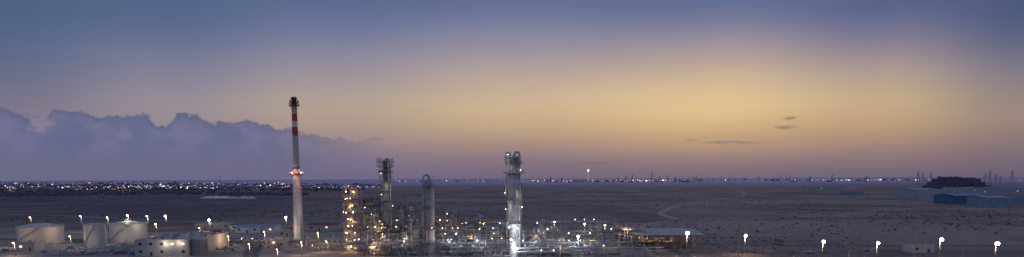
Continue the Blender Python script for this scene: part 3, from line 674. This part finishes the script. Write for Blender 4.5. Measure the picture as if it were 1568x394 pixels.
Y=350; building('control_building',xx_(206,Y),xx_(288,Y),Y,Y+50,8.0,'wall','roof',4,True,2,.08)
xl=xx_(254,Y); mm=MB('wall_floodlight',(xl,Y-1,0)); mm.box((xl,Y-.4,6.9),(.8,.5,.4),'dark'); mm.lampbulb((xl,Y-.8,6.75),'ewhite',.35); mm.light((xl,Y-2.5,6.4),400,WHITE); mm.done()
building('pump_house',xx_(160,362),xx_(196,362),362,372,3.6,'wall','roof',5)
building('switchgear_building',xx_(365,505),xx_(424,505),500,516,4.5,'white','lblue',6,True,1,.1,False,False,1.4)
building('site_office',xx_(352,530),xx_(380,530),530,540,4,'wall','blue',7,True,1,.2,False,False,1.0)
building('workshop',xx_(472,520),xx_(518,520),520,534,4.5,'wall','redroof',8,True,1,.2,False,False,1.6)
building('workshop',xx_(300,540),xx_(352,540),540,552,4,'wall','roof',9,True,1,.2)
building('guard_house',xx_(428,470),xx_(444,470),470,476,3.5,'wall','roof',10)
building('equipment_shelter',xx_(24,378),xx_(52,378),378,386,4.2,'wall','roof',12,True,1,.4)
building('equipment_shelter',xx_(415,400),xx_(438,400),398,406,4.0,'wall','roof',13,True,1,.3)
building('substation',xx_(1395,352),xx_(1432,352),352,360,3.5,'wall','roof',14,True,1,.0)
def far_b(name,pa,pb,ybase,ptop,depth,wk,rk,seed,pitch=0.0,**k):
    _,Y=G((pa+pb)/2,ybase); xa=XZ(pa,ybase,Y)[0]; xb=XZ(pb,ybase,Y)[0]; h=zz((pa+pb)/2,ptop,Y); building(name,xa,xb,Y,Y+depth,h,wk,rk,seed,True,1,.08,True,True,pitch)
far_b('warehouse',1400,1438,305,291,60,'fwhite','roof',21,3)
far_b('warehouse',1439,1472,309,292,60,'fwhite','roof',22)
far_b('warehouse',1462,1512,313,300,50,'blue','lblue',23,3)
far_b('warehouse',1512,1550,318,303,40,'lblue','fwhite',24,2)
far_b('warehouse',1534,1600,300,288,90,'fwhite','lblue',25,3)
far_b('warehouse',1478,1530,296,288,90,'fwhite','roof',26)
far_b('warehouse',1560,1620,312,302,40,'lblue','blue',27)
far_b('warehouse',1300,1322,299,294,40,'lblue','fwhite',28)
far_b('warehouse',1252,1290,291,287,60,'fwhite','roof',29)
far_b('warehouse',1375,1398,299,294,50,'wall','blue',30,2)
far_b('warehouse',1240,1262,295,292,40,'wall','roof',31)
_,Yf=G(1475,290); m=MB('factory_building',(XZ(1475,290,Yf)[0],Yf,0)); M['factory']=pm('factory_wall',(.13,.125,.16),.8)
for pa,pb,pt in((1444,1512,279),(1450,1508,274),(1458,1478,271),(1484,1500,272.5),(1440,1446,284),(1512,1520,284)):
    xa,zt=XZ(pa,pt,Yf); xb=XZ(pb,pt,Yf)[0]; dd_=80-(280-pt)*3; m.box(((xa+xb)/2,Yf+45+pt*.01,zt/2),(xb-xa,dd_,zt),'factory')
rr=random.Random(3)
for i in range(30): xa,zt=XZ(rr.uniform(1446,1512),rr.uniform(281,289),Yf); m.box((xa,Yf+3,zt),(5,.3,3),'glass')
for i in range(6): xa,zt=XZ(1450+i*9,270,Yf); m.cyl((xa,Yf+40,zt-8),(xa,Yf+40,zt+rr.uniform(-3,3)),1.3,1.3,'factory',8)
m.done()

# ---------------------------------------------------------------- lamps
def lamp(px,py,h,power=1500,k='ewhite',col=WHITE,r=.5,arms=1,name='street_lamp'):
    rv=ray(px,py); t=(h-H)/rv.z; x,Y=rv.x*t,rv.y*t
    m=MB(name,(x,Y,0)); m.box((x,Y,.3),(.9,.9,.6),'conc'); m.cyl((x,Y,.5),(x,Y,h),.17,.1,'galv',8); m.box((x,Y-.2,1.2),(.3,.12,.6),'galv')
    m.path([(x,Y,h-.6),(x,Y-.3,h+.2),(x,Y-.9,h+.35)],.08,'galv',5); m.box((x,Y-.95,h+.4),(1.0,.9,.16),'dark')
    m.sph((x,Y-.95,h+.02),r,k,12,7,.85)
    m.light((x,Y-1,h-1.2),power,col,.4); m.done()
for px,py,h,pw,k,c,r in ((47,333,9,1500,'ewarm',WARM,.55),(124,331,12,1500,'ewarm',WARM,.5),(165,333,14,700,'ewhite',WHITE,.4),(196,330,17,800,'ewhite',WHITE,.45),(226,331,15,800,'ewhite',WHITE,.45),(239,343,9,1500,'ewarm',WARM,.5),(254,331,10,2000,'ewarm',WARM,.85),
  (321,337,9,2200,'ewhite',WARM,.85),(438,333,10,2200,'ewhite',WARM,.85),(405,355,9,1200,'ewarm',WARM,.35),(849,340,9,900,'ewhite',WHITE,.5),(895,343,9,900,'ecool',COOL,.5),(926,345,9,900,'ewhite',WHITE,.5),(885,362,10,900,'ecool',COOL,.6),
  (1052,357,12.5,1800,'ewhite',WARM,.95),(1141,361,10,2200,'ewhite',WARM,.75),(1260,370,10,2200,'ewhite',WARM,.75),(1343,372,10,2000,'ewhite',WARM,.65),(1440,367,10,2400,'ewhite',WARM,.85),(1525,373,10,2400,'ewhite',WARM,.9),
  (22,372,7,1100,'ewarm',WARM,.4),(306,349,6,800,'ewarm',WARM,.35),(487,357,8,1100,'ewarm',WARM,.3),(462,371,7,1100,'ewarm',WARM,.3),
  (350,362,7,1100,'ewarm',WARM,.28),(382,374,7,1100,'ewarm',WARM,.28),(108,362,7,900,'ewarm',WARM,.28),(425,382,6,900,'ewarm',WARM,.25)):  # extra yard lamps, added to brighten the left ground
    lamp(px,py,h,pw,k,c,r)
for px,py,h in((1190,356,15),(1477,352,17),(1133,312,30),(1301,372,10),(1403,358,14),(962,352,14),(163,330,18),(826,336,20),(470,345,12),(745,328,22),(672,312,26),(290,342,14),(340,330,16),(510,335,18)):
    rv=ray(px,py); t=(h-H)/rv.z; x,Y=rv.x*t,rv.y*t; m=MB('lightning_mast',(x,Y,0)); m.box((x,Y,.3),(1,1,.6),'conc'); m.cyl((x,Y,0),(x,Y,h*.6),.2,.13,'galv',8); m.cyl((x,Y,h*.6),(x,Y,h),.12,.04,'galv',6); m.disc((x,Y,h*.6),.1,.3,.1,'galv',8); m.done()

def fence(pts,name='perimeter_fence'):
    m=MB(name,(pts[0][0],pts[0][1],0))
    for (xa,ya),(xb,yb) in zip(pts[:-1],pts[1:]):
        d=math.hypot(xb-xa,yb-ya); n=int(d/4); an=math.atan2(yb-ya,xb-xa); m.box(((xa+xb)/2,(ya+yb)/2,.25),(d,.25,.5),'conc',an)
        for i in range(n+1):
            x=xa+(xb-xa)*i/n; y=ya+(yb-ya)*i/n; m.cyl((x,y,0),(x,y,2.6),.06,.06,'galv',4)
        for z in(.8,1.2,1.6,2.0,2.4): m.cyl((xa,ya,z),(xb,yb,z),.03,.03,'galv',4,False)
    m.done()
fence([(-420,560),(-60,540),(80,505),(82,372),(420,345)])
fence([(100,398),(460,372)])

# ---------------------------------------------------------------- yard clutter and vehicles
def car(x,y,rz,col,truck=False):
    m=MB('pickup_truck' if truck else 'parked_car',(0,0,0)); prof=[(-2.2,.35),(-2.25,.85),(-1.3,.98),(-.7,1.45),(.8,1.48),(1.5,1.0),(2.2,.92),(2.25,.35)]
    if truck: prof=[(-2.6,.4),(-2.6,1.0),(-1.5,1.1),(-.9,1.75),(.4,1.78),(.6,1.1),(2.6,1.1),(2.6,.4)]
    n=len(prof)
    for s_,wd in((-1,.85),(1,.85)):
        for a,b in prof: m.v.append((a,s_*(wd if b<1.2 else .68),b))
    m.face(list(range(n)),col); m.face(list(range(n,2*n))[::-1],col)
    for i in range(n): m.face([i,n+i,n+(i+1)%n,(i+1)%n],'glass' if i in(2,4) else col)
    for s_ in(-1,1):
        m.box((0 if not truck else -.25,s_*.775,1.2),(1.3,.06,.35),'glass')
        for a in(-1.4,1.4): m.cyl((a,s_*.88-.1,.34),(a,s_*.88+.1,.34),.34,.34,'tyre',12)
    ob=m.done(); ob.location=(x,y,.02); ob.rotation_euler=(0,0,rz)
rr=random.Random(9)
for i in range(9): car(xx_(300,500)+i*3.4,492+rr.uniform(-.4,.4),math.pi/2+rr.uniform(-.05,.05),rr.choice(['white','alu2','dwall','white','red']))
for px,py,rz in((1405,383,.2),(455,378,1.2),(345,381,1.9),(1240,388,.1),(410,368,0.1)): x,y=G(px,py); car(x,y,rz,rr.choice(['white','alu2']),True)
for px,py in((330,372),(345,366),(425,374),(475,368),(500,384),(110,382),(98,388),(185,388),(400,380),(395,372),(1330,388),(505,370),(445,388),(128,390),(10,386),(70,389),(140,391),(165,385),(205,392)):
    x,y=G(px,py); m=MB('pump_skid',(x,y,0)); m.box((x,y,.25),(5,2.6,.5),'conc'); m.cyl((x-1.8,y,1.3),(x+.2,y,1.3),.7,.7,rr.choice(['blue','alu2','white']),14); m.cyl((x+.2,y,1.3),(x+1.6,y,1.3),.45,.45,'galv',12); m.path([(x+1.2,y,1.3),(x+1.2,y,2.8),(x+4,y,2.8),(x+4,y,0)],.18,'alu2',7); m.box((x-2.2,y+.8,1.4),(.7,.5,1.8),'alu2'); m.done()
for px,py in((340,350),(352,351),(450,352),(332,358),(495,352),(120,372)):
    x,y=G(px,py); m=MB('shipping_container',(x,y,0)); k=rr.choice(['blue','redroof','white','brown']); m.box((x,y,1.35),(6,2.4,2.6),k)
    for i in range(14): m.box((x-2.8+i*.43,y-1.23,1.35),(.18,.06,2.3),k)
    m.box((x+3.03,y,1.35),(.05,2.2,2.3),'dark'); m.done()

# ---------------------------------------------------------------- distant things
def blobs(name,gen,n,seed,k='leaf'):
    rr=random.Random(seed); m=MB(name)
    for _ in range(n):
        r=gen(rr)
        if r is None: continue
        x,y,s=r
        for _2 in range(2):
            ox,oy=x+rr.uniform(-.5,.5)*s,y+rr.uniform(-.5,.5)*s; hh=s*rr.uniform(.25,.6); b=len(m.v); kk=5; t0=rr.uniform(0,6)
            for i in range(kk): t=t0+i*2*math.pi/kk; q_=s*rr.uniform(.3,.65); m.v.append((ox+q_*math.cos(t),oy+q_*math.sin(t),hh*rr.uniform(.1,.5)))
            for i in range(kk): t=t0+(i+.5)*2*math.pi/kk; q_=s*rr.uniform(.15,.4); m.v.append((ox+q_*math.cos(t),oy+q_*math.sin(t),hh*rr.uniform(.7,1.1)))
            m.v.append((ox,oy,0)); m.v.append((ox,oy,hh))
            for i in range(kk):
                j=(i+1)%kk; m.face([b+i,b+j,b+kk+i],k); m.face([b+j,b+kk+j,b+kk+i],k); m.face([b+kk+i,b+kk+j,b+2*kk+1],k); m.face([b+j,b+i,b+2*kk],k)
    return m.done()
def gscrub(rr):
    py=279+ (rr.random()**.8)*110; px=rr.uniform(-40,1610); 
    if py<283+rr.random()*10: return None
    x,y=G(px,py)
    if px<560 and y<560: return None
    if -120<x<84 and y<515: return None
    n=math.sin(x*.011+y*.004)+math.sin(y*.013-x*.006+2)+rr.uniform(-1.2,1.2)
    if n<-.1: return None
    return x,y,rr.uniform(.45,.9)*(1+y/900)*rr.choice([.7,1,1.5])
blobs('desert_scrub',gscrub,7000,41)
def gtree(rr):
    band=rr.choice([(0,300,292,1.2),(60,420,287,1.0),(0,140,298,1.5),(240,560,291,.8),(30,330,296,1.4),(380,470,298,.8)])
    px=rr.uniform(band[0]-40,band[1]); py=band[2]+rr.gauss(0,band[3]); x,y=G(px,max(281,py)); return x,y,rr.uniform(6,13)
blobs('distant_tree_belt',gtree,1500,42,'fleaf')
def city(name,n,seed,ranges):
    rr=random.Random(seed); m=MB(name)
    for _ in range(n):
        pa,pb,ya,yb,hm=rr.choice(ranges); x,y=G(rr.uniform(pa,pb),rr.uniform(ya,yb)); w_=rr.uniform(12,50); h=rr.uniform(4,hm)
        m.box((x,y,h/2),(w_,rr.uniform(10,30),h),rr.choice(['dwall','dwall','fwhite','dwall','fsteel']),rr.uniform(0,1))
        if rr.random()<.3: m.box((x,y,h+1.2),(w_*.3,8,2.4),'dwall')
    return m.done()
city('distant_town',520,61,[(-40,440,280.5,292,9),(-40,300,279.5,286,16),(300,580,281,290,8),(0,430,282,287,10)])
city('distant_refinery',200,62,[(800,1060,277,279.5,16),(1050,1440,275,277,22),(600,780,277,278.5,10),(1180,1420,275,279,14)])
def lights(name,n,seed,ranges):
    rr=random.Random(seed); m=MB(name); ks=['c1','c1','c2','c5','c3','c5','c5','c5','c5','c4']
    for _ in range(n):
        pa,pb,ya,yb,cl,sc_=rr.choice(ranges)
        px=rr.uniform(pa,pb); px=px if cl==0 else (round(px/cl)*cl+rr.gauss(0,cl*.25)); py=rr.uniform(ya,yb); x,y=G(px,py); z=rr.uniform(5,12)
        r=.00042*y*rr.choice([.4,.5,.7,.8,1,1.9])*sc_; k=rr.choice(ks); b=len(m.v)
        for v in((r,0,0),(-r,0,0),(0,r,0),(0,-r,0),(0,0,r),(0,0,-r)): m.v.append((x+v[0],y+v[1],z+v[2]))
        for f in((0,2,4),(2,1,4),(1,3,4),(3,0,4),(2,0,5),(1,2,5),(3,1,5),(0,3,5)): m.face([b+i for i in f],k)
    ob=m.done(); return ob
lights('distant_town_lights',600,71,[(-40,440,281,286,0,1),(-40,440,280.5,285,24,1.2),(-20,300,284,294,0,1),(150,430,285,293,0,1.1),(180,440,287.5,289,19,1.2),(440,580,285,292,0,.8),(440,580,289,290.5,17,1),(-20,180,288,290,21,1.3),(-20,200,293,297,0,.7),(180,330,286,291,0,1.3)])
lights('distant_refinery_lights',300,72,[(800,880,276.8,278.8,0,1.2),(900,1060,276.5,278.8,0,1.3),(940,1030,276.5,278.5,0,1.4),(1060,1440,274.5,277,0,.7),(1240,1350,276,277.5,0,1.2),(1340,1440,275.5,277,0,.9),(590,790,277,279,0,.8)])
lights('industrial_estate_lights',26,73,[(1380,1568,288,310,0,.8),(1440,1568,276,284,0,1),(1090,1350,285,298,0,.6)])
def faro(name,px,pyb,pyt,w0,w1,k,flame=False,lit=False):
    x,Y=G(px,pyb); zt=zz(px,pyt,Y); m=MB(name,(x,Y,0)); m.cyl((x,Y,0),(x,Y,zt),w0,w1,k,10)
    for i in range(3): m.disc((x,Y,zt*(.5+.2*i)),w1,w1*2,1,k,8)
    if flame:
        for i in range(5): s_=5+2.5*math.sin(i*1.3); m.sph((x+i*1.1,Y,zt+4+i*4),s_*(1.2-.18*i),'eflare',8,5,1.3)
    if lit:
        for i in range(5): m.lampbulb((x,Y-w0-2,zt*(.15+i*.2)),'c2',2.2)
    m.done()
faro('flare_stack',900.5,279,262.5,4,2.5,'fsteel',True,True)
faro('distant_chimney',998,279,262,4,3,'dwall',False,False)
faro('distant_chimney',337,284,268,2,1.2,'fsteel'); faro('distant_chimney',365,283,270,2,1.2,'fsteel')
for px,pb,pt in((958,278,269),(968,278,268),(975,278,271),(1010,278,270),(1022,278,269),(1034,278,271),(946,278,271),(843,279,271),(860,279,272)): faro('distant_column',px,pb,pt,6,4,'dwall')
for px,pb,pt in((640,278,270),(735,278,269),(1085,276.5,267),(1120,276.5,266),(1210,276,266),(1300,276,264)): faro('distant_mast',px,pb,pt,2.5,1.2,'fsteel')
m=MB('transmission_tower'); hh=50
for sx,sy in((-1,-1),(1,-1),(1,1),(-1,1)): m.beam((sx*5,sy*5,0),(sx*1,sy*1,hh),.5,'fsteel')
for i in range(6):
    za=hh*i/6; zb=hh*(i+1)/6; wa=5-4*i/6; wb=5-4*(i+1)/6
    for s_ in(-1,1): m.beam((-wa*s_,-wa,za),(wb*s_,-wb,zb),.3,'fsteel'); m.beam((-wa*s_,wa,za),(wb*s_,wb,zb),.3,'fsteel')
for z,wd in((34,9),(41,11),(48,7)): m.beam((-wd,0,z),(wd,0,z),.5,'fsteel'); m.beam((-wd,0,z),(0,0,z+3.5),.3,'fsteel'); m.beam((wd,0,z),(0,0,z+3.5),.3,'fsteel')
t0=m.done(); rr=random.Random(12); first=True
def tow(px,py,s):
    global first
    x,y=G(px,py)
    if first: ob=t0; first=False
    else: ob=bpy.data.objects.new('transmission_tower',t0.data); sc.collection.objects.link(ob)
    ob.location=(x,y,0); ob.scale=(s,s,s); ob.rotation_euler=(0,0,rr.uniform(-.4,.4))
for i in range(34): tow(1050+rr.uniform(0,400),rr.uniform(277,280.5),rr.uniform(.7,1.3))
for px in(1508,1515,1524,1531,1405,1412,1436,1549,1425): tow(px,282+rr.uniform(-1.5,1.5),rr.uniform(.9,1.45))
for px in(560,610,655,700,745,1000,1040,240,180): tow(px,282,.7)
x,y=G(305,304); x2,y2=G(392,304); x3,y3=G(388,300.5); x4,y4=G(318,300.5)
M['water']=pm('pond_water',(.25,.27,.3),.08,0,.1,.01,1)
sheet('pond',[(x,y),(x2,y2),(x3,y3),(x4,y4)],.03,'water')
